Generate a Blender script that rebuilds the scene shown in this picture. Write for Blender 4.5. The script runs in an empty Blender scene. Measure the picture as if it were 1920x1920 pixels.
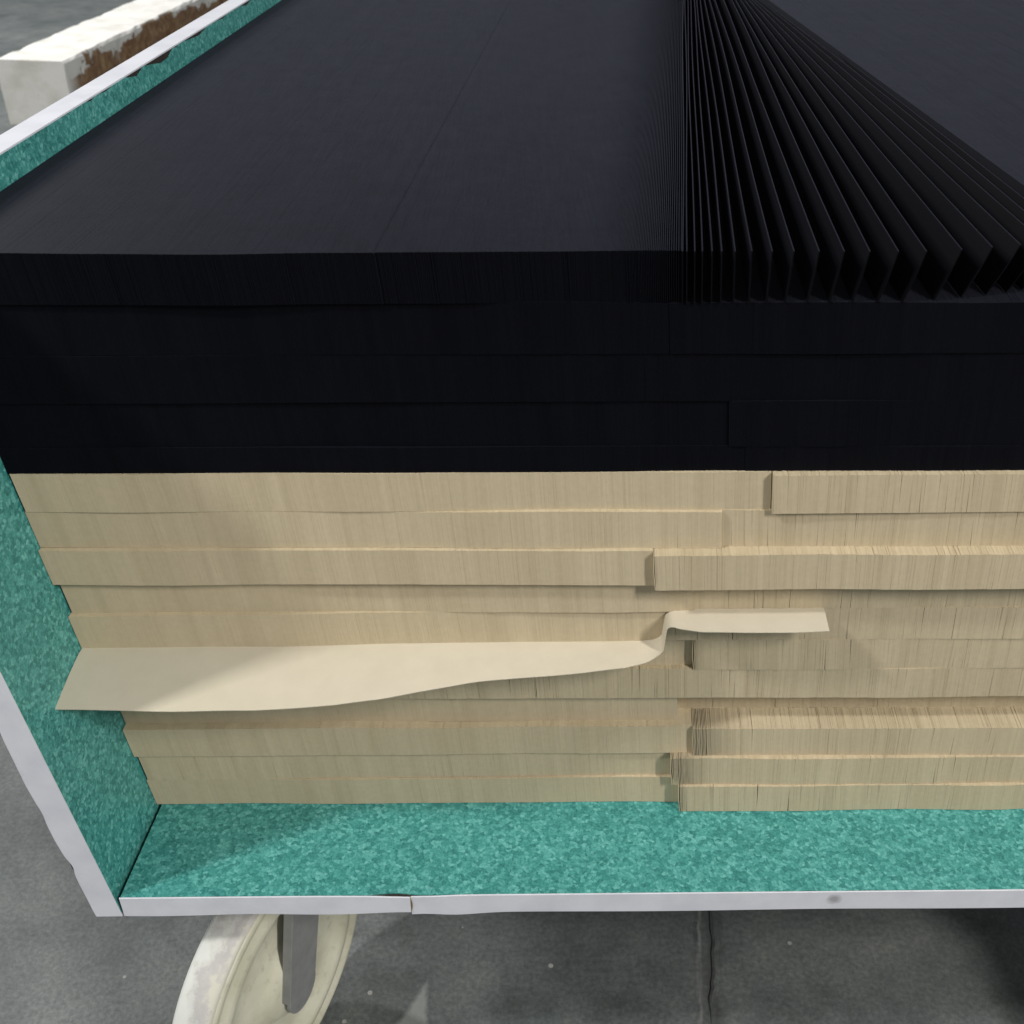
import bpy, bmesh, math, random
import numpy as np
from mathutils import Matrix, Vector

# ---------------------------------------------------------------- camera, world, lamps
S = bpy.context.scene
COL = S.collection
cam_d = bpy.data.cameras.new('camera'); cam = bpy.data.objects.new('camera', cam_d); COL.objects.link(cam)
S.camera = cam
Rr, Ru, Rf = (Vector((0.99991781, -0.01256908, 0.00252928)), Vector((0.00504731, 0.56725182, 0.82352893)),
              Vector((0.01178574, 0.82344847, -0.56726864)))
CAM = Vector((0.231905, -0.407688, 0.560422))
m = Matrix.Identity(4)
for i in range(3):
    m[i][0], m[i][1], m[i][2], m[i][3] = Rr[i], Ru[i], -Rf[i], CAM[i]
cam.matrix_world = m
cam_d.sensor_width = 36; cam_d.sensor_fit = 'HORIZONTAL'; cam_d.lens = 2041.6 / 1920 * 36
cam_d.clip_start = 0.02; cam_d.clip_end = 100
cam_d.dof.use_dof = True; cam_d.dof.focus_distance = 0.64; cam_d.dof.aperture_fstop = 20

world = bpy.data.worlds.new('World'); S.world = world; world.use_nodes = True
wb = world.node_tree.nodes['Background']
wb.inputs[0].default_value = (0.93, 0.97, 1.0, 1); wb.inputs[1].default_value = 0.29

def lamp(name, loc, target, sx, sy, power, col):
    d = bpy.data.lights.new(name, 'AREA'); d.shape = 'RECTANGLE'; d.size = sx; d.size_y = sy
    d.energy = power; d.color = col
    o = bpy.data.objects.new(name, d); COL.objects.link(o); o.location = loc
    o.rotation_euler = (Vector(target) - Vector(loc)).to_track_quat('-Z', 'Y').to_euler()
    return o
lamp('ceiling_lamp', (-1.80, -0.72, 2.45), (0.2, 0.1, 0.2), 0.20, 0.32, 55, (1.0, 0.97, 0.92))
lamp('ceiling_lamp', (1.95, -1.70, 2.25), (0.3, 0.1, 0.2), 0.22, 0.9, 68, (1.0, 0.95, 0.88))
lamp('ceiling_lamp', (-3.0, 3.2, 2.7), (-1.0, 3.2, 0.0), 0.3, 1.2, 150, (1.0, 0.98, 0.95))

S.render.engine = 'CYCLES'
S.view_settings.view_transform = 'Standard'; S.view_settings.look = 'None'
S.view_settings.exposure = 0; S.view_settings.gamma = 1
rng = np.random.default_rng(7); random.seed(7)

# ---------------------------------------------------------------- constants of the place (metres)
K, Q, D = 0.1077, 0.1030, 0.0672          # panel lean (dx/dz), panel yaw (dx/dy), depth of the row fronts
TB = 0.016                                # board thickness
HP = 0.3926                               # panel height
FLOOR = -0.2500
LEN = 0.88                                # strip length

# ---------------------------------------------------------------- helpers
def tag(o, label=None, cat=None, group=None, kind=None):
    if label: o['label'] = label
    if cat: o['category'] = cat
    if group: o['group'] = group
    if kind: o['kind'] = kind
    return o
def empty(name, loc):
    o = bpy.data.objects.new(name, None); o.empty_display_size = 0.02; o.location = loc; COL.objects.link(o); return o
def put(o, parent):
    if parent:
        o.parent = parent; o.matrix_parent_inverse = Matrix.Translation(parent.matrix_world.translation).inverted()
    return o
def mesh_np(name, V, F, mat, parent=None, smooth=False, attr=None):
    me = bpy.data.meshes.new(name); V = np.asarray(V, dtype=np.float32); F = np.asarray(F, dtype=np.int32)
    me.vertices.add(len(V)); me.vertices.foreach_set('co', V.ravel())
    n = F.shape[1]
    me.loops.add(F.size); me.loops.foreach_set('vertex_index', F.ravel())
    me.polygons.add(len(F)); me.polygons.foreach_set('loop_start', np.arange(len(F), dtype=np.int32) * n)
    if attr is not None:
        a = me.attributes.new('tone', 'FLOAT', 'FACE'); a.data.foreach_set('value', np.asarray(attr, dtype=np.float32))
    me.update(calc_edges=True); me.validate()
    me.polygons.foreach_set('use_smooth', np.full(len(F), bool(smooth)))
    me.materials.append(mat)
    o = bpy.data.objects.new(name, me); COL.objects.link(o)
    return put(o, parent)
def mesh_bm(name, bm, mat, parent=None, smooth=False, bevel=0, seg=2):
    me = bpy.data.meshes.new(name); bmesh.ops.recalc_face_normals(bm, faces=bm.faces); bm.to_mesh(me); bm.free()
    me.materials.append(mat)
    if smooth:
        for f in me.polygons: f.use_smooth = True
    o = bpy.data.objects.new(name, me); COL.objects.link(o)
    if bevel:
        b = o.modifiers.new('bevel', 'BEVEL'); b.width = bevel; b.segments = seg; b.limit_method = 'ANGLE'
    return put(o, parent)
def snoise(x, scale, amp, seed):
    """smooth 1-D noise"""
    r = np.random.default_rng(seed); x = np.asarray(x, dtype=float) / scale
    t = r.normal(size=4096); i = np.floor(x).astype(int); f = x - i; f = f * f * (3 - 2 * f)
    return amp * (t[i % 4096] * (1 - f) + t[(i + 1) % 4096] * f)

# ---------------------------------------------------------------- materials
def mat(name, col, rough=0.6, spec=0.3):
    M = bpy.data.materials.new(name); M.use_nodes = True
    b = M.node_tree.nodes['Principled BSDF']
    b.inputs['Base Color'].default_value = (*col, 1); b.inputs['Roughness'].default_value = rough
    b.inputs['Specular IOR Level'].default_value = spec
    return M, M.node_tree.nodes, M.node_tree.links, b
def node(N, t, **kw):
    n = N.new(t)
    for k_, v in kw.items():
        if k_.startswith('i_'): n.inputs[k_[2:].replace('_', ' ')].default_value = v
        else: setattr(n, k_, v)
    return n
def noise(N, L, vec, scale, detail=4, rough=0.55):
    n = node(N, 'ShaderNodeTexNoise'); n.inputs['Scale'].default_value = scale
    n.inputs['Detail'].default_value = detail; n.inputs['Roughness'].default_value = rough
    L.new(vec, n.inputs['Vector']); return n.outputs['Fac']
def ramp(N, L, fac, stops):
    r = node(N, 'ShaderNodeValToRGB'); e = r.color_ramp.elements
    while len(e) < len(stops): e.new(0.5)
    for el, (p_, c) in zip(e, stops): el.position = p_; el.color = (*c, 1) if len(c) == 3 else c
    L.new(fac, r.inputs['Fac']); return r.outputs['Color']
def mix(N, L, fac, a, b, blend='MIX'):
    n = node(N, 'ShaderNodeMix', data_type='RGBA', blend_type=blend)
    for sock, v in (('Factor', fac), ('A', a), ('B', b)):
        idx = {'Factor': 0, 'A': 6, 'B': 7}[sock]
        if hasattr(v, 'is_output'): L.new(v, n.inputs[idx])
        else: n.inputs[idx].default_value = v if sock == 'Factor' else (*v, 1)
    return n.outputs[2]
def math_n(N, L, op, a, b=None, clamp=False):
    n = node(N, 'ShaderNodeMath', operation=op, use_clamp=clamp)
    for i, v in enumerate((a, b)):
        if v is None: continue
        if hasattr(v, 'is_output'): L.new(v, n.inputs[i])
        else: n.inputs[i].default_value = v
    return n.outputs[0]
def coords(N, L, scale=(1, 1, 1)):
    g = node(N, 'ShaderNodeNewGeometry')
    mp = node(N, 'ShaderNodeMapping'); mp.inputs['Scale'].default_value = scale
    L.new(g.outputs['Position'], mp.inputs['Vector']); return mp.outputs['Vector']
def bump(N, L, b, h, strength, dist):
    n = node(N, 'ShaderNodeBump'); n.inputs['Strength'].default_value = strength; n.inputs['Distance'].default_value = dist
    L.new(h, n.inputs['Height']); L.new(n.outputs['Normal'], b.inputs['Normal'])

def card_mat(name, dark, light, rough, spec, fibre):
    M, N, L, b = mat(name, light, rough, spec)
    at = node(N, 'ShaderNodeAttribute', attribute_name='tone')
    c = mix(N, L, at.outputs['Fac'], dark, light)
    f = noise(N, L, coords(N, L, (1, 1, 1)), fibre, 5, 0.6)
    c2 = ramp(N, L, f, [(0.30, (0.96, 0.96, 0.955)), (0.70, (1.03, 1.03, 1.03))])
    L.new(mix(N, L, 1.0, c, c2, 'MULTIPLY'), b.inputs['Base Color'])
    f2 = noise(N, L, coords(N, L), 2500, 3, 0.6)
    bump(N, L, b, f2, 0.08, 0.0001)
    return M
M_BEIGE = card_mat('beige_card', (0.505, 0.427, 0.292), (0.600, 0.515, 0.365), 0.75, 0.12, 300)
M_BLACK = card_mat('black_card', (0.0010, 0.0012, 0.0022), (0.0024, 0.0027, 0.0044), 0.60, 0.05, 900)
def black_fuzz(M):
    N, L = M.node_tree.nodes, M.node_tree.links; b = N['Principled BSDF']
    b.inputs['Sheen Roughness'].default_value = 0.45
    b.inputs['Sheen Tint'].default_value = (0.64, 0.69, 1.0, 1)
    v = coords(N, L)
    a = noise(N, L, v, 900, 4, 0.7); c = noise(N, L, v, 60, 4, 0.6)
    st = noise(N, L, coords(N, L, (1400, 25, 1)), 1.0, 3, 0.6)
    f = math_n(N, L, 'ADD', math_n(N, L, 'MULTIPLY', a, 0.10), math_n(N, L, 'ADD', math_n(N, L, 'MULTIPLY', c, 0.04), math_n(N, L, 'MULTIPLY', st, 0.05)))
    L.new(f, b.inputs['Sheen Weight'])
black_fuzz(M_BLACK)
M_BLACK_FACE = card_mat('black_card_face', (0.0012, 0.0013, 0.0019), (0.0026, 0.0027, 0.0038), 0.62, 0.06, 900)
M_BLACK_FACE.node_tree.nodes['Principled BSDF'].inputs['Sheen Weight'].default_value = 0.018
M_BLACK_FACE.node_tree.nodes['Principled BSDF'].inputs['Sheen Tint'].default_value = (0.64, 0.69, 1.0, 1)
M_STRIP = card_mat('beige_card_face', (0.600, 0.552, 0.445), (0.600, 0.552, 0.445), 0.7, 0.15, 60)

def laminate():
    M, N, L, b = mat('green_laminate', (0.05, 0.3, 0.25), 0.42, 0.4)
    v = coords(N, L)
    nz = node(N, 'ShaderNodeTexNoise'); nz.inputs['Scale'].default_value = 420; nz.inputs['Detail'].default_value = 2
    L.new(v, nz.inputs['Vector'])
    ad = node(N, 'ShaderNodeVectorMath', operation='MULTIPLY_ADD'); ad.inputs[1].default_value = (0.0022,) * 3
    L.new(nz.outputs['Color'], ad.inputs[0]); L.new(v, ad.inputs[2])
    vo = node(N, 'ShaderNodeTexVoronoi'); vo.inputs['Scale'].default_value = 420; L.new(ad.outputs[0], vo.inputs['Vector'])
    ve = node(N, 'ShaderNodeTexVoronoi', feature='DISTANCE_TO_EDGE'); ve.inputs['Scale'].default_value = 420; L.new(ad.outputs[0], ve.inputs['Vector'])
    sp = node(N, 'ShaderNodeSeparateColor'); L.new(vo.outputs['Color'], sp.inputs[0])
    n2 = noise(N, L, v, 560, 3, 0.6)
    f = math_n(N, L, 'ADD', math_n(N, L, 'MULTIPLY', sp.outputs[0], 0.46), math_n(N, L, 'MULTIPLY', math_n(N, L, 'SUBTRACT', n2, 0.16), 0.80))
    c = ramp(N, L, f, [(0.14, (0.022, 0.160, 0.152)), (0.42, (0.058, 0.290, 0.272)), (0.60, (0.094, 0.372, 0.350)), (0.86, (0.200, 0.550, 0.520))])
    c = mix(N, L, 1.0, c, ramp(N, L, ve.outputs['Distance'], [(0.0, (0.74, 0.80, 0.80)), (0.14, (1, 1, 1))]), 'MULTIPLY')
    big = noise(N, L, v, 40, 3)
    c = mix(N, L, 1.0, c, ramp(N, L, big, [(0.3, (0.86, 0.90, 0.90)), (0.7, (1.10, 1.07, 1.06))]), 'MULTIPLY')
    L.new(c, b.inputs['Base Color'])
    return M
M_LAM = laminate()
def white_band():
    M, N, L, b = mat('white_edge_band', (0.70, 0.70, 0.72), 0.38, 0.4)
    v = coords(N, L)
    a = noise(N, L, v, 35, 5); s = noise(N, L, v, 160, 4, 0.7)
    c = ramp(N, L, a, [(0.3, (0.62, 0.64, 0.715)), (0.6, (0.71, 0.73, 0.80))])
    c = mix(N, L, ramp(N, L, s, [(0.66, (0, 0, 0)), (0.80, (0.5, 0.5, 0.5))]), c, (0.42, 0.41, 0.40))
    # a grey smudge that was pressed on the band
    g = node(N, 'ShaderNodeNewGeometry'); dv = node(N, 'ShaderNodeVectorMath', operation='DISTANCE')
    L.new(g.outputs['Position'], dv.inputs[0]); dv.inputs[1].default_value = (0.4335, -0.001, -0.0065)
    dd = math_n(N, L, 'ADD', dv.outputs['Value'], math_n(N, L, 'MULTIPLY', s, 0.004))
    mk = ramp(N, L, dd, [(0.0040, (0.75, 0.75, 0.75)), (0.0070, (0, 0, 0))])
    c = mix(N, L, mk, c, (0.26, 0.26, 0.27))
    L.new(c, b.inputs['Base Color']); return M
M_BAND = white_band()
def simple_noise_mat(name, c0, c1, rough, spec, scale, bmp=0.0, metallic=0):
    M, N, L, b = mat(name, c0, rough, spec)
    f = noise(N, L, coords(N, L), scale, 6, 0.62)
    L.new(ramp(N, L, f, [(0.3, c0), (0.7, c1)]), b.inputs['Base Color']); b.inputs['Metallic'].default_value = metallic
    if bmp: bump(N, L, b, f, bmp, 0.001)
    return M
M_CORE = simple_noise_mat('dark_board_core', (0.018, 0.016, 0.015), (0.05, 0.042, 0.036), 0.8, 0.2, 500)
M_GLUE = simple_noise_mat('brown_glue_bead', (0.16, 0.11, 0.035), (0.30, 0.22, 0.09), 0.5, 0.4, 300)
M_STEEL = simple_noise_mat('grey_fork_steel', (0.25, 0.255, 0.26), (0.34, 0.345, 0.35), 0.5, 0.5, 60, 0.1, 0.2)

def floor_mat():
    M, N, L, b = mat('concrete_floor', (0.15, 0.15, 0.15), 0.55, 0.35)
    v = coords(N, L)
    big = noise(N, L, v, 5.0, 6, 0.62); mid = noise(N, L, v, 22, 6, 0.65); fine = noise(N, L, v, 260, 4, 0.7)
    c = ramp(N, L, big, [(0.32, (0.080, 0.093, 0.096)), (0.68, (0.138, 0.151, 0.152))])
    c = mix(N, L, 1.0, c, ramp(N, L, mid, [(0.25, (0.62, 0.62, 0.60)), (0.5, (1.0, 1.0, 1.0)), (0.8, (1.32, 1.29, 1.22))]), 'MULTIPLY')
    c = mix(N, L, 1.0, c, ramp(N, L, fine, [(0.25, (0.62, 0.62, 0.62)), (0.5, (1, 1, 1)), (0.75, (1.45, 1.43, 1.38))]), 'MULTIPLY')
    vo = node(N, 'ShaderNodeTexVoronoi'); vo.inputs['Scale'].default_value = 55; L.new(v, vo.inputs['Vector'])
    sc = node(N, 'ShaderNodeSeparateColor'); L.new(vo.outputs['Color'], sc.inputs[0])
    sp = math_n(N, L, 'MULTIPLY', math_n(N, L, 'LESS_THAN', vo.outputs['Distance'], 0.11), math_n(N, L, 'GREATER_THAN', sc.outputs[0], 0.955))
    c = mix(N, L, math_n(N, L, 'MULTIPLY', sp, 0.7), c, (0.42, 0.42, 0.40))
    # darker band along the saw joint, thin pale line beside it
    sj = node(N, 'ShaderNodeSeparateXYZ'); L.new(v, sj.inputs[0])
    dj = math_n(N, L, 'SUBTRACT', sj.outputs[0], math_n(N, L, 'ADD', math_n(N, L, 'MULTIPLY', sj.outputs[1], 0.14), 0.3925 - 0.14 * 0.063))
    dj = math_n(N, L, 'ADD', dj, math_n(N, L, 'MULTIPLY', math_n(N, L, 'SUBTRACT', mid, 0.5), 0.018))
    k1 = math_n(N, L, 'SUBTRACT', 1.0, math_n(N, L, 'MULTIPLY', math_n(N, L, 'ABSOLUTE', math_n(N, L, 'SUBTRACT', dj, 0.006)), 90), True)
    k2 = math_n(N, L, 'SUBTRACT', 1.0, math_n(N, L, 'MULTIPLY', math_n(N, L, 'ABSOLUTE', math_n(N, L, 'ADD', dj, 0.0055)), 380), True)
    c = mix(N, L, math_n(N, L, 'MULTIPLY', k1, 0.55), c, (0.035, 0.036, 0.035))
    c = mix(N, L, math_n(N, L, 'MULTIPLY', math_n(N, L, 'MULTIPLY', k2, math_n(N, L, 'MULTIPLY', fine, mid)), 1.5), c, (0.24, 0.24, 0.23))
    # pale streak, widening toward the front
    sx = node(N, 'ShaderNodeSeparateXYZ'); L.new(v, sx.inputs[0])
    wob = math_n(N, L, 'MULTIPLY', math_n(N, L, 'SUBTRACT', mid, 0.5), 0.02)
    lx = math_n(N, L, 'ADD', math_n(N, L, 'SUBTRACT', sx.outputs[0], math_n(N, L, 'MULTIPLY', sx.outputs[1], 0.25)), wob)
    dist = math_n(N, L, 'ABSOLUTE', math_n(N, L, 'SUBTRACT', lx, 0.146))
    wid = math_n(N, L, 'MULTIPLY', math_n(N, L, 'SUBTRACT', 0.106, sx.outputs[1]), 0.35)
    mk = math_n(N, L, 'MULTIPLY', math_n(N, L, 'SUBTRACT', wid, dist), 220, True)
    c = mix(N, L, math_n(N, L, 'MULTIPLY', mk, 0.55), c, (0.36, 0.38, 0.37))
    L.new(c, b.inputs['Base Color'])
    bump(N, L, b, fine, 0.25, 0.001)
    return M
M_FLOOR = floor_mat()

def wheel_mat():
    M, N, L, b = mat('cream_nylon', (0.62, 0.60, 0.45), 0.42, 0.45)
    v = coords(N, L); a = noise(N, L, v, 30, 5, 0.6); s = noise(N, L, v, 110, 5, 0.7)
    c = ramp(N, L, a, [(0.3, (0.58, 0.57, 0.43)), (0.65, (0.74, 0.73, 0.60))])
    c = mix(N, L, ramp(N, L, s, [(0.56, (0, 0, 0)), (0.78, (0.55, 0.55, 0.55))]), c, (0.32, 0.30, 0.24))
    L.new(c, b.inputs['Base Color']); return M
M_WHEEL = wheel_mat()
def tread_mat():
    M, N, L, b = mat('worn_tread', (0.6, 0.6, 0.58), 0.5, 0.4)
    v = coords(N, L); a = noise(N, L, v, 45, 6, 0.7)
    dp = node(N, 'ShaderNodeVectorMath', operation='DOT_PRODUCT'); L.new(v, dp.inputs[0]); dp.inputs[1].default_value = (math.sin(math.radians(65.5)), -math.cos(math.radians(65.5)), 0)
    ax = math_n(N, L, 'SUBTRACT', dp.outputs['Value'], 0.0697 * math.sin(math.radians(65.5)) - 0.0482 * math.cos(math.radians(65.5)))
    ax = math_n(N, L, 'ADD', math_n(N, L, 'MULTIPLY', ax, 28.0), math_n(N, L, 'MULTIPLY', math_n(N, L, 'SUBTRACT', a, 0.5), 1.6))
    c = ramp(N, L, math_n(N, L, 'ADD', ax, 0.5, True), [(0.26, (0.66, 0.68, 0.65)), (0.46, (0.56, 0.56, 0.53)), (0.56, (0.47, 0.46, 0.455)), (0.74, (0.52, 0.51, 0.49)), (0.86, (0.62, 0.61, 0.53))])
    L.new(c, b.inputs['Base Color']); bump(N, L, b, a, 0.3, 0.001); return M
M_TREAD = tread_mat()

# ---------------------------------------------------------------- floor
bm = bmesh.new()
JX0, JS, JW = 0.3925, 0.14, 0.0035           # saw joint in the slab: x = JX0 + JS*(y-0.063)
def jx(y): return JX0 + JS * (y - 0.063)
def slab(xa, xb):
    ys = np.concatenate([np.linspace(-4, -0.1, 5), np.linspace(-0.05, 0.6, 120), np.linspace(0.7, 12, 12)])
    r_ = random.Random(3 if xa is None else 5); sg = 1 if xa is None else -1; rows = []; w = 0.004; hgt = 0.0
    for y in ys:
        fine_ = -0.06 < y < 0.62
        w = 0.7 * w + 0.3 * (0.0036 + (0.0020 * r_.gauss(0, 1) if fine_ else 0)); hgt = 0.6 * hgt + 0.4 * abs(r_.gauss(0, 0.0010)) if fine_ else 0
        e = jx(y) + sg * max(0.0014, w)
        rows.append([bm.verts.new(p) for p in ((e - sg * 0.0014, y, FLOOR - 0.004), (e, y, FLOOR + hgt * 0.4), (e + sg * 0.0022, y, FLOOR + hgt), (e + sg * 0.006, y, FLOOR), (sg * 9.0, y, FLOOR))])
    for A, B in zip(rows[:-1], rows[1:]):
        for j in range(4): bm.faces.new((A[j], B[j], B[j + 1], A[j + 1]))
slab(None, 9); slab(-9, None)
v_ = [bm.verts.new(p) for p in ((-9, -4, FLOOR - 0.0008), (9, -4, FLOOR - 0.0008), (9, 12, FLOOR - 0.0008), (-9, 12, FLOOR - 0.0008))]
bm.faces.new(v_)
fl = mesh_bm('floor', bm, M_FLOOR); tag(fl, kind='structure')

# ---------------------------------------------------------------- trolley
def px_in(y, z): return -K * z + Q * y                   # x of the panel's inner face
def shear(x, y, z): return Vector((x + px_in(y, z), y, z))
trolley = empty('trolley', (0.38, 0.4, FLOOR))
bpy.context.view_layer.update()
tag(trolley, 'trolley with green speckled boards, white edge strips and a cream caster', 'trolley')
YB = 0.96; XR = 0.80
def boxv(bm, c):
    v = [bm.verts.new(p) for p in c]
    for f in ((0, 1, 2, 3), (7, 6, 5, 4), (0, 4, 5, 1), (1, 5, 6, 2), (2, 6, 7, 3), (3, 7, 4, 0)): bm.faces.new([v[i] for i in f])
# base board: dark core, green sheet on top, white band on the front edge
bm = bmesh.new(); g = 0.0034
zt, zb = -0.0009, -TB
boxv(bm, [(g + Q * 0.001, 0.0011, zb), (XR, 0.0011, zb), (XR, YB, zb), (g + Q * YB, YB, zb), (g + Q * 0.001, 0.0011, zt), (XR, 0.0011, zt), (XR, YB, zt), (g + Q * YB, YB, zt)])
base = mesh_bm('base_board', bm, M_CORE, trolley)
bm = bmesh.new()
xs = np.linspace(g + 0.0004, XR, 240); top = []; bot = []; back = []
for x in xs:
    yy = 0.0012 + max(0, snoise([x], 0.006, 0.00025, 31)[0])
    if 0.152 < x < 0.182: yy += 0.0012 * math.sin((x - 0.152) / 0.03 * math.pi)
    if x > 0.582: yy += 0.0014
    top.append(bm.verts.new((x, yy, 0.0))); bot.append(bm.verts.new((x, yy, zt + 0.0001))); back.append(bm.verts.new((max(x, g + Q * YB + 0.0004) if x < 0.1 else x, YB, 0.0)))
# keep the left border parallel to the panel
back[0].co.x = g + Q * YB + 0.0004
for i in range(len(xs)): back[i].co.x = back[0].co.x + (XR - back[0].co.x) * i / (len(xs) - 1)
for i in range(len(xs) - 1):
    bm.faces.new((top[i], top[i + 1], back[i + 1], back[i])); bm.faces.new((bot[i], bot[i + 1], top[i + 1], top[i]))
bot_b = bm.verts.new((g + Q * YB + 0.0004, YB, zt + 0.0001)); bm.faces.new((top[0], back[0], bot_b, bot[0]))
mesh_bm('laminate_sheet', bm, M_LAM, base)
def front_band(x0, x1, zu, zl, yo, name='edge_band'):
    xs = np.linspace(x0, x1, 90); bm = bmesh.new(); R_ = []
    for x in xs:
        a, b_, y_ = zu(x), zl(x), yo(x)
        R_.append([bm.verts.new(p) for p in ((x, y_, b_), (x, y_, a), (x, y_ + 0.0010, a), (x, y_ + 0.0010, b_))])
    for A, B in zip(R_[:-1], R_[1:]):
        for i in range(4): bm.faces.new((A[i], B[i], B[(i + 1) % 4], A[(i + 1) % 4]))
    bm.faces.new(R_[0]); bm.faces.new(R_[-1][::-1])
    return mesh_bm(name, bm, M_BAND, base, bevel=0.0003, seg=2)
SX = 0.1775
front_band(g, SX - 0.0001, lambda x: 0.0004 - 0.0012 * max(0, (x - 0.10) / 0.08) ** 2 + 0.0009 * max(0, (x - 0.165) / 0.012), lambda x: -TB - 0.0006 - 0.0006 * math.sin(x * 60) + 0.0022 * max(0, (x - 0.13) / 0.048) ** 2,
           lambda x: 0.0 - 0.0012 * max(0, (x - 0.15) / 0.027) ** 2)
front_band(SX + 0.0001, XR, lambda x: 0.0004 - 0.0010 * math.exp(-((x - 0.19) / 0.012) ** 2), lambda x: -TB - 0.0004 - 0.0022 * math.exp(-((x - 0.205) / 0.018) ** 2) + 0.0004 * math.sin(x * 33),
           lambda x: 0.0 - 0.0006 * math.exp(-((x - SX) / 0.006) ** 2))
bm = bmesh.new()                                  # brown glue bead in the seam of the band
prev = None
for i in range(9):
    t = i / 8; cx = SX + 0.0012 * math.sin(t * 3.0) - 0.0006; z = 0.0002 - t * (TB - 0.0015)
    ring = [bm.verts.new((cx + 0.0007 * math.cos(a), -0.0002 + 0.0007 * math.sin(a), z)) for a in np.linspace(0, 2 * math.pi, 7)[:-1]]
    if prev:
        for j in range(6): bm.faces.new((prev[j], prev[(j + 1) % 6], ring[(j + 1) % 6], ring[j]))
    prev = ring
mesh_bm('glue_bead', bm, M_GLUE, base, smooth=True)

# side panel
bm = bmesh.new()
def pb(t0, t1, y0, y1, z0, z1): return [shear(*p) for p in ((t0, y0, z0), (t1, y0, z0), (t1, y1, z0), (t0, y1, z0), (t0, y0, z1), (t1, y0, z1), (t1, y1, z1), (t0, y1, z1))]
boxv(bm, pb(-TB + 0.0005, -0.0009, 0.0011, YB, -TB, HP - 0.001))
panel = mesh_bm('side_panel', bm, M_CORE, trolley)
bm = bmesh.new()                                   # green sheet, its upper border broken away in places
ys = np.linspace(0.0006, YB, 420); up = []; lo = []; rim = []
for y in ys:
    chip = 0.0006 + max(0, snoise([y], 0.010, 0.0006, 41)[0])
    for c0, w, h in ((0.395, 0.030, 0.0046), (0.352, 0.014, 0.0028), (0.47, 0.03, 0.0022), (0.60, 0.02, 0.0022), (0.535, 0.02, 0.0012), (0.30, 0.012, 0.001)):
        t = (y - c0) / w
        if abs(t) < 1: chip += h * (1 - abs(t) ** (0.8 if t < 0 else 1.5))
    up.append(bm.verts.new(shear(0, y, HP - chip))); lo.append(bm.verts.new(shear(0, y, -TB))); rim.append(bm.verts.new(shear(-0.0009, y, HP - chip)))
for i in range(len(ys) - 1):
    bm.faces.new((lo[i], lo[i + 1], up[i + 1], up[i])); bm.faces.new((up[i], up[i + 1], rim[i + 1], rim[i]))
mesh_bm('laminate_sheet', bm, M_LAM, panel)
bm = bmesh.new()                                   # white band on the panel's front edge, outer side ragged
zs = np.linspace(-TB - 0.001, HP, 160); R_ = []
for z in zs:
    e = -TB + 0.0006 + snoise([z], 0.011, 0.00025, 51)[0]
    e += -0.0007 * math.exp(-((z - 0.055) / 0.02) ** 2) + 0.0012 * math.exp(-((z - 0.030) / 0.006) ** 2) - 0.0008 * math.exp(-((z - 0.105) / 0.03) ** 2)
    R_.append([bm.verts.new(shear(*p)) for p in ((e, 0, z), (0.0003, 0, z), (0.0003, 0.0010, z), (e, 0.0010, z))])
for A, B in zip(R_[:-1], R_[1:]):
    for i in range(4): bm.faces.new((A[i], B[i], B[(i + 1) % 4], A[(i + 1) % 4]))
bm.faces.new(R_[0]); bm.faces.new(R_[-1][::-1])
mesh_bm('edge_band', bm, M_BAND, panel, bevel=0.0003)
bm = bmesh.new(); boxv(bm, pb(-TB - 0.0002, -0.0004, 0.0012, YB, HP - 0.0008, HP + 0.0004))
mesh_bm('edge_band', bm, M_BAND, panel, bevel=0.0003)

# casters
WC = Vector((0.0697, 0.0482, -0.1496)); WA = math.radians(65.5); WR = 0.1002
def lathe(bm, prof, seg, close=False):
    rings = []
    for r, h in prof: rings.append([bm.verts.new((r * math.cos(a), r * math.sin(a), h)) for a in np.linspace(0, 2 * math.pi, seg + 1)[:-1]])
    for A, B in zip(rings[:-1], rings[1:]):
        for j in range(seg): bm.faces.new((A[j], A[(j + 1) % seg], B[(j + 1) % seg], B[j]))
    return rings
def wheel_frame(c, az):
    h = Vector((math.cos(az), math.sin(az), 0)); n = Vector((math.sin(az), -math.cos(az), 0)); z = Vector((0, 0, 1))
    M_ = Matrix.Identity(4)
    for i in range(3): M_[i][0], M_[i][1], M_[i][2], M_[i][3] = h[i], z[i], n[i], c[i]
    return M_
W2 = 0.0145
def xf(bm, Mx):
    bmesh.ops.transform(bm, matrix=Mx, verts=bm.verts)
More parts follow.
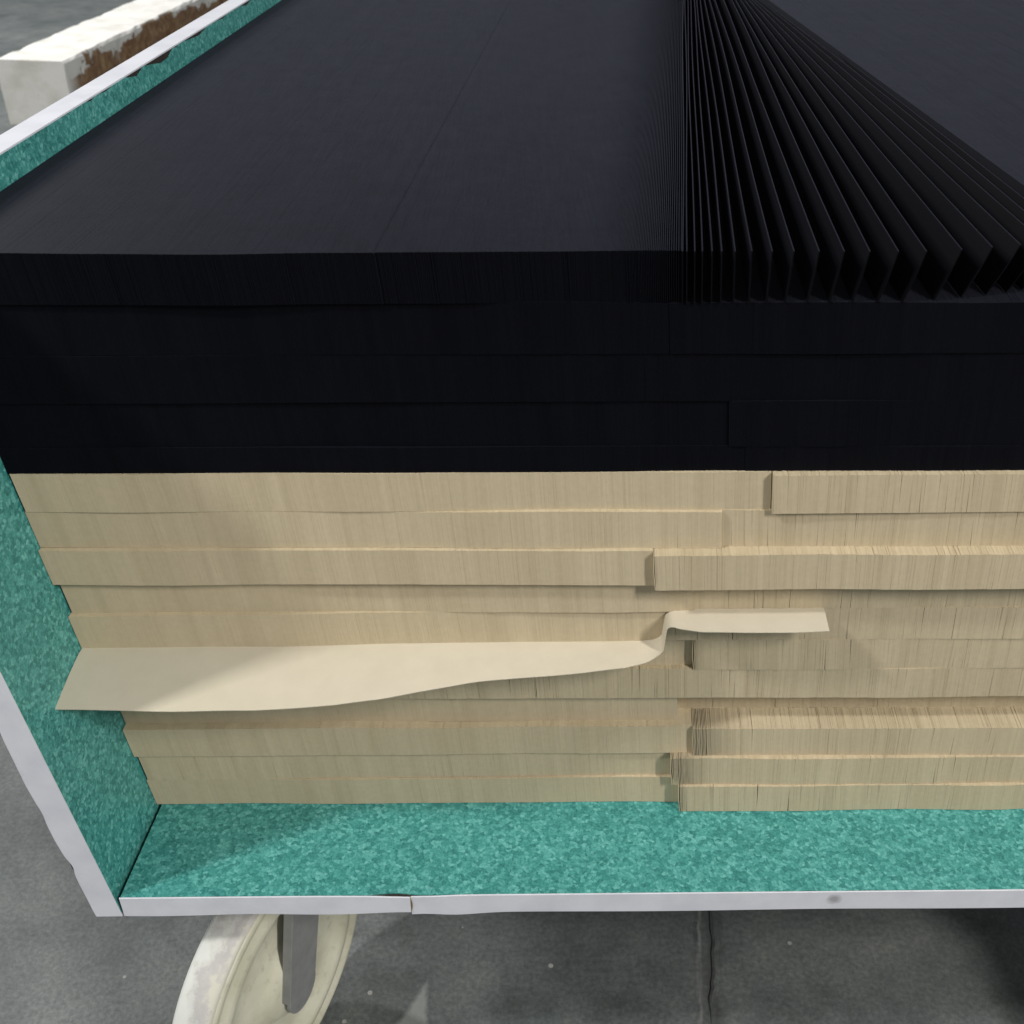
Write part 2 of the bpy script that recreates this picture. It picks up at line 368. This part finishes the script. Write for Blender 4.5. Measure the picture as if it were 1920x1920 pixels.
def caster(c, az):
    F = wheel_frame(c, az)
    bm = bmesh.new()
    prof = [(0.012, W2 + 0.003), (0.026, W2 + 0.003), (0.029, W2 - 0.001), (0.036, W2 - 0.0045), (0.056, W2 - 0.0055), (0.066, W2 - 0.004), (0.071, W2 - 0.0005), (0.0745, W2 + 0.0008), (0.080, W2 + 0.0002), (0.083, W2 - 0.0022), (0.0875, W2 - 0.0018), (0.0905, W2 + 0.0002), (WR - 0.0068, W2 + 0.0002), (WR - 0.0042, W2 - 0.0010)]
    prof = prof + [(WR - 0.0046, 0)] + [(r, -h) for r, h in prof[::-1]] + [prof[0]]
    lathe(bm, prof, 96); xf(bm, F)
    w = mesh_bm('wheel', bm, M_WHEEL, trolley, smooth=True)
    bm = bmesh.new()
    tp = [(WR - 0.0050, W2 - 0.0008), (WR - 0.0022, W2 - 0.0016), (WR - 0.0005, W2 - 0.0045), (WR, 0), (WR - 0.0005, -W2 + 0.0045), (WR - 0.0022, -W2 + 0.0016), (WR - 0.0050, -W2 + 0.0008)]
    lathe(bm, tp, 96); xf(bm, F); mesh_bm('tyre', bm, M_TREAD, w, smooth=True)
    bm = bmesh.new()                                # axle bolt
    rg = lathe(bm, [(0.0055, -0.029), (0.0055, 0.0228), (0.0040, 0.0230)], 16); bm.faces.new(rg[-1]); bm.faces.new(rg[0][::-1])
    xf(bm, F); mesh_bm('axle', bm, M_STEEL, w, smooth=False)
    # fork: two arms with folded lips, crown and mounting plate
    top_h = -TB - 0.012 - c.z
    bm = bmesh.new()
    for s in (1, -1):
        pts = []
        n0 = 16
        w0, w1 = 0.0185, 0.0165; RK = 0.034
        for i in range(n0 + 1):
            a = math.pi + math.pi * i / n0; pts.append((w1 * math.cos(a), -0.008 + w1 * 1.1 * math.sin(a)))
        pts += [(w0 + RK, top_h), (-w0 + RK, top_h)]
        o_, i_ = s * 0.0235, s * 0.0205
        A = [bm.verts.new((x, y, o_)) for x, y in pts]; B = [bm.verts.new((x, y, i_)) for x, y in pts]
        bm.faces.new(A); bm.faces.new(B[::-1])
        for j in range(len(pts)): bm.faces.new((A[j], A[(j + 1) % len(pts)], B[(j + 1) % len(pts)], B[j]))
        za_, ra = -0.004, 0.002
        boxv(bm, [(-w1 + ra - 0.0024, za_, s * 0.0170), (-w1 + ra, za_, s * 0.0170), (-w1 + ra, za_, s * 0.0243), (-w1 + ra - 0.0024, za_, s * 0.0243),
                  (-w0 + RK - 0.0024, top_h, s * 0.0170), (-w0 + RK, top_h, s * 0.0170), (-w0 + RK, top_h, s * 0.0243), (-w0 + RK - 0.0024, top_h, s * 0.0243)])
    boxv(bm, [(x_ + RK, y_, z_) for y_ in (top_h, top_h + 0.005) for x_, z_ in ((-0.022, -0.026), (0.022, -0.026), (0.022, 0.026), (-0.022, 0.026))])
    xf(bm, F); fk = mesh_bm('fork', bm, M_STEEL, trolley, bevel=0.0006)
    bm = bmesh.new(); z0 = -TB - 0.0071; z1 = -TB - 0.0002
    boxv(bm, [(c.x - 0.035, c.y - 0.036, z0), (c.x + 0.082, c.y - 0.036, z0), (c.x + 0.082, c.y + 0.052, z0), (c.x - 0.035, c.y + 0.052, z0), (c.x - 0.035, c.y - 0.036, z1), (c.x + 0.082, c.y - 0.036, z1), (c.x + 0.082, c.y + 0.052, z1), (c.x - 0.035, c.y + 0.052, z1)])
    mesh_bm('mounting_plate', bm, M_STEEL, fk, bevel=0.003)
caster(WC, WA)
caster(Vector((0.735, 0.0482, WC.z)), math.radians(80))
caster(Vector((0.155, 0.87, WC.z)), math.radians(55))
caster(Vector((0.735, 0.87, WC.z)), math.radians(70))

# ---------------------------------------------------------------- rows of card strips standing on edge
QUADS = np.array([[0, 1, 5, 4], [4, 5, 9, 8], [2, 6, 7, 3], [6, 10, 11, 7], [0, 4, 6, 2], [4, 8, 10, 6], [1, 3, 7, 5], [5, 7, 11, 9], [8, 9, 11, 10], [0, 2, 3, 1]])
def long_sheets(xt, lean, slope, yf, z0, z1, thick, tone, length, seg=14):
    n = len(xt); V = np.zeros((n, seg + 1, 4, 3)); xb = xt - lean * (z1 - z0)
    for a in range(seg + 1):
        y = yf + length * a / seg
        for c, (x, z, t) in enumerate(((xb, z0, 0), (xb, z0, 1), (xt, z1, 1), (xt, z1, 0))):
            V[:, a, c] = np.stack([x + t * thick + slope * (y - D), y, z + 0 * x], 1)
    q = []
    for a in range(seg):
        for c in range(4): q.append([a * 4 + c, a * 4 + (c + 1) % 4, a * 4 + 4 + (c + 1) % 4, a * 4 + 4 + c])
    q.append([3, 2, 1, 0]); q.append([seg * 4 + c for c in range(4)]); q = np.array(q)
    F = (q[None] + (np.arange(n) * (seg + 1) * 4)[:, None, None]).reshape(-1, 4)
    return V.reshape(-1, 3), F, np.repeat(tone, len(q))
def sheets(xb, xt, sl_b, sl_t, yf, z0, z1, thick, bulge, tone, length=LEN):
    """xb/xt: x at the front end at bottom/top, sl: dx/dy, one value per sheet"""
    n = len(xb); V = np.zeros((n, 12, 3)); th = thick
    for zi, f in enumerate((0.0, 0.5, 1.0)):
        x0 = xb + (xt - xb) * f + (bulge if zi == 1 else 0); sl = sl_b + (sl_t - sl_b) * f; z = z0 + (z1 - z0) * f
        for xi in (0, 1):
            for yi in (0, 1):
                y = yf + (length if yi else 0)
                V[:, zi * 4 + xi * 2 + yi] = np.stack([x0 + xi * th + sl * (y - D), y, z + 0 * x0], 1)
    F = (QUADS[None] + (np.arange(n) * 12)[:, None, None]).reshape(-1, 4)
    return V.reshape(-1, 3), F, np.repeat(tone, 10)

def positions(s0, s1, pitch, crack, seed, opened=0):
    r = np.random.default_rng(seed); n = int((s1 - s0) / pitch * 1.02) + 5
    db = pitch * (1 + 0.04 * r.normal(size=n)); dt = db.copy()
    for i in np.nonzero(r.random(n) < crack)[0]:
        gsz = r.exponential(0.00009) + 0.00004; j = min(n - 1, i + r.integers(3, 60))
        if r.random() < 0.5: i, j = j, i
        dt[i] += gsz; db[j] += gsz
    if opened:
        m_ = np.arange(n); ex = 0.0006 * np.exp(-m_ / opened) * (0.6 + 0.8 * r.random(n)); db += ex * 0.97; dt += ex
    b = s0 + np.cumsum(db) - db[0]; t = s0 + np.cumsum(dt) - dt[0]
    keep = (b < s1)
    return b[keep], t[keep]

NR = [0]
def card_row(s0, s1, z0, z1, p0, p1, black, label, group, crack=0.004, opened=0, rag=1.0, corner=0):
    NR[0] += 1; seed = 100 + NR[0] * 7; r = np.random.default_rng(seed)
    pitch = 0.00043
    b, t = positions(s0, s1, pitch, crack, seed, opened)
    u = (b - s0) / (s1 - s0)
    yf = D - (p0 + (p1 - p0) * u) * 1e-3 + snoise(b, 0.060, 0.0004, seed + 1) + snoise(b, 0.006, 0.00005 * rag, seed + 2) + 0.000025 * rag * r.normal(size=len(b))
    zz1 = z1 + snoise(b, 0.07, 0.0003, seed + 3) + 0.00007 * rag * r.normal(size=len(b)) + 0.0001
    zz0 = z0 + 0 * b
    if corner: zz0 = zz0 + 0.004 * np.exp(-(b - s0) / 0.006) * 0
    lean = snoise(b, 0.05, 0.00025, seed + 4)
    bul = snoise(b, 0.02, 0.00006, seed + 5)
    if opened: bul = bul - 0.0005 * np.exp(-np.arange(len(b)) / (opened * 1.2))
    xb = b + px_in(D, 0) - K * zz0; xt = t + px_in(D, 0) - K * zz1 + lean - lean[0]
    if s0 < 0.01:
        pass
    tone = np.clip(0.5 + snoise(b, 0.004, 0.12, seed + 6) + snoise(b, 0.014, 0.12, seed + 8) + 0.09 * r.normal(size=len(b)), 0, 1)
    V, F, A = sheets(xb, xt, np.full(len(b), Q), np.full(len(b), Q), yf, zz0, zz1, pitch * 0.985, bul, tone, 0.045)
    e = empty('card_row', (float(xb.mean()), D, z0)); bpy.context.view_layer.update()
    tag(e, label, 'card row', group)
    # the packed remainder of the strips, further back inside the stack
    ya = float(yf.max()) + 0.040; q0, q1 = float(b[0]) + 0.0002, float(b[-1]); za, zb_ = z0 + 0.0004, z1 - 0.0016
    bx = [(x_ + px_in(y_, z_), y_, z_) for z_ in (za, zb_) for (x_, y_) in ((q0, ya), (q1, ya), (q1, D + LEN), (q0, D + LEN))]
    nv = len(V); V = np.concatenate([V, np.array(bx)])
    bf = np.array([(3, 2, 1, 0), (4, 5, 6, 7), (0, 1, 5, 4), (1, 2, 6, 5), (2, 3, 7, 6), (3, 0, 4, 7)]) + nv
    F = np.concatenate([F, bf]); A = np.concatenate([A, np.full(6, 0.5)])
    o = mesh_np('sheets', V, F, M_BLACK if black else M_BEIGE, e, attr=A); tag(o, kind='stuff')
    return e

ORD = ['first', 'second', 'third', 'fourth', 'fifth', 'sixth', 'seventh', 'eighth', 'ninth', 'tenth']
SR = 0.735
hb = 0.0235
ZB = [0.2585 - hb * i for i in range(12)]; ZB[11] = 0.0004
#        split   left p0,p1     right p0,p1   opened
ROWS = [(0.3942, 1.5, 1.0,      5.5, 2.5, 0),
        (0.3679, -1.0, 4.0,     2.0, 5.0, 0),
        (0.3310, 2.5, 6.0,      10.5, 11.5, 1),
        (0.3528, -1.5, 0.5,     -1.0, -2.0, 0),
        (0.3420, 2.5, -2.0,     -2.0, -1.5, 0),
        (0.3518, -4.0, -6.5,    -2.2, -1.0, 2),
        (0.1150, -4.0, -4.0,    -4.0, -1.5, 0),
        (0.3425, -7.5, -8.0,    -17.0, -17.0, 0),
        (0.3510, -2.5, -2.0,    1.0, 1.5, 14),
        (0.3368, -4.0, -5.5,    3.5, 3.0, 16),
        (0.3411, -4.2, -3.0,    5.0, 5.0, 4)]
for i, (sp, a0, a1, b0, b1, op) in enumerate(ROWS):
    z1, z0 = ZB[i], ZB[i + 1]
    if i == 10: nm = 'lowest beige card row, on the green base board'
    else: nm = ORD[i] + ' beige card row below the black rows'
    gap = 0.0002
    card_row(0.0006 + (0.001 if i % 3 == 0 else 0), sp - gap, z0, z1, a0, a1, False, nm + ', touching the green side panel', 'beige card rows', crack=0.004, rag=0.8 if i < 8 else 1.1)
    card_row(sp + 0.0002, SR - 0.004 * (i % 3), z0, z1, b0, b1, False, nm + ', away from the green side panel', 'beige card rows', crack=0.045, opened=op, rag=1.5)
ZK = [0.2585, 0.2735, 0.2995, 0.3258, 0.3522]
KROWS = [(0.380, 0.5, 0.5, 1.2, 1.2), (0.3717, -0.5, -0.8, 0.8, 0.5), (0.330, 0.8, 0.2, 0.2, 1.0), (0.3428, 0.2, 0.6, 1.4, 1.2)]
KN = ['lowest', 'second lowest', 'third lowest', 'fourth lowest']
for i, (sp, a0, a1, b0, b1) in enumerate(KROWS):
    card_row(0.0008, sp + 0.0001, ZK[i], ZK[i + 1], a0, a1, True, KN[i] + ' black card row, touching the green side panel', 'black card rows', crack=0.001, rag=0.6)
    card_row(sp + 0.0002, SR, ZK[i], ZK[i + 1], b0, b1, True, KN[i] + ' black card row, away from the green side panel', 'black card rows', crack=0.002, rag=0.8)

# topmost black row: packed part, fanned strips, packed part that has toppled the other way
Z0, Z1 = ZK[4] + 0.0003, 0.3780
tips = [0.3157, 0.3181, 0.3208, 0.3244, 0.3287, 0.3338, 0.3399, 0.3476, 0.3566, 0.3668, 0.3774, 0.3891, 0.4012, 0.4136, 0.4274, 0.4434, 0.4586, 0.4729, 0.4850, 0.4945, 0.5025]
far_tip = [0.3157, 0.3208, 0.3287, 0.3476, 0.3668, 0.3891, 0.4274, 0.4729, 0.5025]
far_x = [0.4060, 0.4100, 0.4160, 0.4264, 0.4358, 0.4508, 0.4633, 0.4718, 0.4815]
x_l = 0.3145                                          # last packed strip
xs = [px_in(D, Z1) + 0.0010]
while xs[-1] < x_l:
    x = xs[-1]; pt = 0.00043
    if x > 0.262: pt += 0.00075 * ((x - 0.262) / (x_l - 0.262)) ** 2.2
    xs.append(x + pt)
xs = np.array(xs); n = len(xs); r = np.random.default_rng(77)
u = (xs - xs[0]) / (x_l - xs[0])
slope = Q + 0.010 * u + (0.142 - Q - 0.010) * np.clip((u - 0.55) / 0.45, 0, 1) ** 1.6
lean = -K + 0.02 * u ** 3
zt = Z1 - 0.0004 + snoise(xs, 0.05, 0.0002, 301) + 0.000012 * r.normal(size=n) - 0.00018 * np.exp(-((xs - 0.176) / 0.0009) ** 2)
yf = D - 0.0015 + snoise(xs, 0.05, 0.0006, 302) + 0.0001 * r.normal(size=n) - 0.0003 * (xs < 0.176)
V, F, A = long_sheets(xs, lean, slope, yf, np.full(n, Z0), zt, 0.000428, np.clip(0.5 + 0.12 * r.normal(size=n), 0, 1), LEN)
e = empty('card_row', (0.16, D, Z0)); bpy.context.view_layer.update()
tag(e, 'topmost black card row, tightly packed against the green side panel', 'card row', 'black card rows')
tag(mesh_np('sheets', V, F, M_BLACK, e, attr=A), kind='stuff')

def fan_strip(xtip, slope, lean_f, lean_b, yfr, zt, i):
    """one loose strip: a bent thin sheet running back from the fanned front end"""
    r = np.random.default_rng(900 + i); th = 0.00060; bm = bmesh.new(); ny, nz = 26, 4; G = []
    ph = r.random() * 6
    for side in (0, 1):
        g_ = []
        for a in range(ny + 1):
            t = a / ny; y = yfr + t * LEN; lean = lean_f + (lean_b - lean_f) * min(1, t * 1.5)
            # bow of the strip in plan, plus a small kink far back
            cx = xtip + slope * (y - D) + 0.0040 * BOW * math.sin(min(1, t / 0.85) * math.pi) + 0.0005 * math.sin(9 * t + ph)
            col = []
            for b_ in range(nz + 1):
                f = b_ / nz; z = Z0 + (zt - Z0) * f * (1 - 0.0) 
                x = cx - lean * (zt - Z0) * (1 - f) + 0.0012 * math.sin(f * math.pi) * (lean_f + K) + side * th
                col.append(bm.verts.new((x, y, z)))
            g_.append(col)
        G.append(g_)
    for a in range(ny):
        for b_ in range(nz):
            bm.faces.new((G[0][a][b_], G[0][a + 1][b_], G[0][a + 1][b_ + 1], G[0][a][b_ + 1]))
            bm.faces.new((G[1][a][b_], G[1][a][b_ + 1], G[1][a + 1][b_ + 1], G[1][a + 1][b_]))
        bm.faces.new((G[0][a][nz], G[0][a + 1][nz], G[1][a + 1][nz], G[1][a][nz])); bm.faces.new((G[0][a][0], G[1][a][0], G[1][a + 1][0], G[0][a + 1][0]))
    for b_ in range(nz):
        for a in (0, ny): bm.faces.new((G[0][a][b_], G[0][a][b_ + 1], G[1][a][b_ + 1], G[1][a][b_]))
    o = mesh_bm('card_strip', bm, M_BLACK_FACE); o.data.materials.append(M_BLACK)
    for p_ in o.data.polygons:
        if p_.normal.z > 0.85: p_.material_index = 1
    at = o.data.attributes.new('tone', 'FLOAT', 'FACE'); at.data.foreach_set('value', np.full(len(o.data.polygons), 0.3 + 0.6 * r.random(), dtype=np.float32))
    tag(o, 'loose black card strip, fanned out and leaning over on top of the stack', 'card strip', 'fanned black strips')
    return o
for i, x in enumerate(tips):
    fx = float(np.interp(x, far_tip, far_x)); sl = (fx - x) / (0.6975 - 0.065)
    w = max(0.0, (x - 0.345) / 0.13); BOW = min(1.0, w)
    lf = -0.09 + 0.50 * min(1.1, w) ** 0.9
    yfr = D - 0.0020 + (0.0095 * max(0, (x - 0.425) / 0.05) ** 1.3 if x > 0.425 else 0)
    fan_strip(x, sl, lf, -0.05 + 0.35 * min(1.1, w), yfr, Z1 - 0.0002 - 0.0006 * max(0, w), i)
# packed part beyond the fan
xs = [0.5105]
while xs[-1] < 0.755: xs.append(xs[-1] + 0.00050)
xs = np.array(xs); n = len(xs)
u = (xs - xs[0]) / (xs[-1] - xs[0])
slope = -0.018 - 0.05 * np.clip(u * 3, 0, 1)
slope = -0.0410 + 0 * xs
zt = Z1 - 0.0002 - 0.0016 * np.clip(u * 9, 0, 1) ** 0.6 + 0.0010 * np.exp(-(u * 22) ** 2) + snoise(xs, 0.06, 0.0002, 305) + 0.000012 * r.normal(size=n)
lean = np.full(n, 0.46)
yf = D + 0.012 + 0.02 * u + 0.0001 * r.normal(size=n)
V, F, A = long_sheets(xs, lean, slope, yf, np.full(n, Z0), zt, 0.00052, np.clip(0.5 + 0.12 * r.normal(size=n), 0, 1), LEN - 0.01)
e = empty('card_row', (0.6, D, Z0)); bpy.context.view_layer.update()
tag(e, 'topmost black card row, leaning over beyond the fanned strips', 'card row', 'black card rows')
tag(mesh_np('sheets', V, F, M_BLACK, e, attr=A), kind='stuff')

# ---------------------------------------------------------------- single beige sheet sticking out between the rows
def interp(x, pts):
    xs_, ys_ = zip(*pts); return float(np.interp(x, xs_, ys_))
path = []                                             # (x, z) of the sheet at the row fronts
zl, zr = ZB[5] - 0.0001, ZB[4] + 0.0001
x0 = 0.3258; XA, ZA, XC, ZC = 0.0100, 0.0060, 0.0050, 0.0045      # foot and head curves of the step
for x in np.linspace(-0.0075, x0 - XA - 0.0005, 60): path.append((x, zl))
for a in np.linspace(0, math.pi / 2, 9): path.append((x0 - XA + XA * math.sin(a), zl + ZA - ZA * math.cos(a)))
for t in (0.35, 0.7): path.append((x0 + 0.0005 * t, zl + ZA + t * (zr - ZC - zl - ZA)))
for a in np.linspace(0, math.pi / 2, 8): path.append((x0 + 0.0006 + XC - XC * math.cos(a), zr - ZC + ZC * math.sin(a)))
for x in np.linspace(x0 + 0.0075, 0.416, 40): path.append((x, zr))
FRONT = [(-0.02, 0.0258), (0.02, 0.0240), (0.06, 0.0230), (0.10, 0.0232), (0.145, 0.0258), (0.17, 0.0295), (0.19, 0.0345), (0.22, 0.0400), (0.25, 0.0425), (0.28, 0.0445), (0.305, 0.0475), (0.3155, 0.0510), (0.322, 0.0545), (0.326, 0.0560), (0.332, 0.0520), (0.345, 0.0490), (0.37, 0.0482), (0.395, 0.0490), (0.42, 0.0505)]
DROOP = [(-0.02, 0.0085), (0.10, 0.0088), (0.17, 0.0070), (0.25, 0.0035), (0.31, 0.0015), (0.33, 0.0), (0.42, 0.0012)]
bm = bmesh.new(); G = []; ny = 12; th = 0.00045
for side in (0, 1):
    g_ = []
    for idx, (x, z) in enumerate(path):
        a = path[max(0, idx - 1)]; b_ = path[min(len(path) - 1, idx + 1)]; tx, tz = b_[0] - a[0], b_[1] - a[1]; l_ = math.hypot(tx, tz); nx, nz_ = -tz / l_, tx / l_
        yfr = interp(x, FRONT) + 0.0003 * math.sin(x * 90); dr = interp(x, DROOP); col = []
        if x > 0.395: yfr -= 0.0
        for j in range(ny + 1):
            f = j / ny; yb = D + 0.030; y = yb + (yfr - yb) * f
            o_ = max(0, (D - 0.004 - y) / max(1e-6, D - 0.004 - yfr)); zz = z - dr * o_ ** 1.35
            col.append(bm.verts.new((x + nx * side * th + Q * (y - D) * (1 if x < 0.31 else 0.7), y, zz + nz_ * side * th)))
        g_.append(col)
    G.append(g_)
n = len(path)
for i in range(n - 1):
    for j in range(ny):
        bm.faces.new((G[1][i][j], G[1][i + 1][j], G[1][i + 1][j + 1], G[1][i][j + 1])); bm.faces.new((G[0][i][j], G[0][i][j + 1], G[0][i + 1][j + 1], G[0][i + 1][j]))
    for j in (0, ny): bm.faces.new((G[0][i][j], G[0][i + 1][j], G[1][i + 1][j], G[1][i][j]))
for j in range(ny):
    for i in (0, n - 1): bm.faces.new((G[0][i][j], G[0][i][j + 1], G[1][i][j + 1], G[1][i][j]))
sheet = mesh_bm('card_sheet', bm, M_STRIP, smooth=False)
for p_ in sheet.data.polygons: p_.use_smooth = True
sheet.data.set_sharp_from_angle(angle=math.radians(40))
tag(sheet, 'single pale beige card sheet sticking out between the beige rows, bent in a step', 'card sheet')

# ---------------------------------------------------------------- old white beam lying on the floor behind the trolley
def beam_mat():
    M, N, L, b = mat('peeling_white_paint', (0.8, 0.8, 0.78), 0.6, 0.3)
    v = coords(N, L)
    big = noise(N, L, v, 5.5, 6, 0.62); fine = noise(N, L, v, 45, 5, 0.7)
    g = node(N, 'ShaderNodeTexCoord'); sx = node(N, 'ShaderNodeSeparateXYZ'); L.new(g.outputs['Object'], sx.inputs[0])
    side = ramp(N, L, sx.outputs[0], [(0.088, (0, 0, 0)), (0.094, (1, 1, 1))])
    hi = math_n(N, L, 'ABSOLUTE', math_n(N, L, 'SUBTRACT', sx.outputs[2], 0.100))
    m_ = math_n(N, L, 'ADD', math_n(N, L, 'MULTIPLY', hi, -7.0), math_n(N, L, 'MULTIPLY', big, 1.9))
    m_ = math_n(N, L, 'ADD', m_, math_n(N, L, 'MULTIPLY', math_n(N, L, 'SUBTRACT', fine, 0.5), 0.35))
    y_in = ramp(N, L, sx.outputs[1], [(0.01, (0, 0, 0)), (0.07, (1, 1, 1))])
    m_ = math_n(N, L, 'MULTIPLY', math_n(N, L, 'GREATER_THAN', m_, 0.60), math_n(N, L, 'MULTIPLY', side, y_in), True)
    wood = ramp(N, L, fine, [(0.3, (0.10, 0.048, 0.022)), (0.5, (0.24, 0.13, 0.06)), (0.7, (0.42, 0.29, 0.15))])
    paint = ramp(N, L, noise(N, L, v, 14, 5, 0.6), [(0.25, (0.62, 0.62, 0.56)), (0.55, (0.80, 0.79, 0.76))])
    dirt = ramp(N, L, noise(N, L, v, 26, 6, 0.75), [(0.62, (0, 0, 0)), (0.74, (0.7, 0.7, 0.7))])
    edge = ramp(N, L, sx.outputs[1], [(0.0, (1, 1, 1)), (0.12, (0, 0, 0))])
    paint = mix(N, L, math_n(N, L, 'MULTIPLY', dirt, edge), paint, (0.12, 0.11, 0.09))
    L.new(mix(N, L, m_, paint, wood), b.inputs['Base Color'])
    bump(N, L, b, math_n(N, L, 'SUBTRACT', math_n(N, L, 'MULTIPLY', fine, 0.4), m_), 0.8, 0.006)
    return M
M_BEAM = beam_mat()
bm = bmesh.new(); bw, bh, bl = 0.095, 0.166, 2.6
ny = 90; ring = []
for i in range(ny + 1):
    y = bl * i / ny; jit = lambda s: 0.0011 * random.gauss(0, 1)
    ring.append([bm.verts.new((x + jit(0), y, z + (jit(0) if z > 0.01 else 0))) for x, z in ((-bw, 0), (bw, 0), (bw, 0.06), (bw, 0.12), (bw, bh - 0.006), (bw - 0.006, bh), (-bw + 0.006, bh), (-bw, bh - 0.006))])
for A, B in zip(ring[:-1], ring[1:]):
    for j in range(8): bm.faces.new((A[j], A[(j + 1) % 8], B[(j + 1) % 8], B[j]))
bm.faces.new(ring[0]); bm.faces.new(ring[-1][::-1])
beam = mesh_bm('beam', bm, M_BEAM, smooth=False)
beam.location = (-0.990, 2.615, FLOOR); beam.rotation_euler = (0, 0, -math.atan(0.15))
tag(beam, 'thick white beam with peeling paint and bare brown wood, lying on the concrete floor', 'beam')
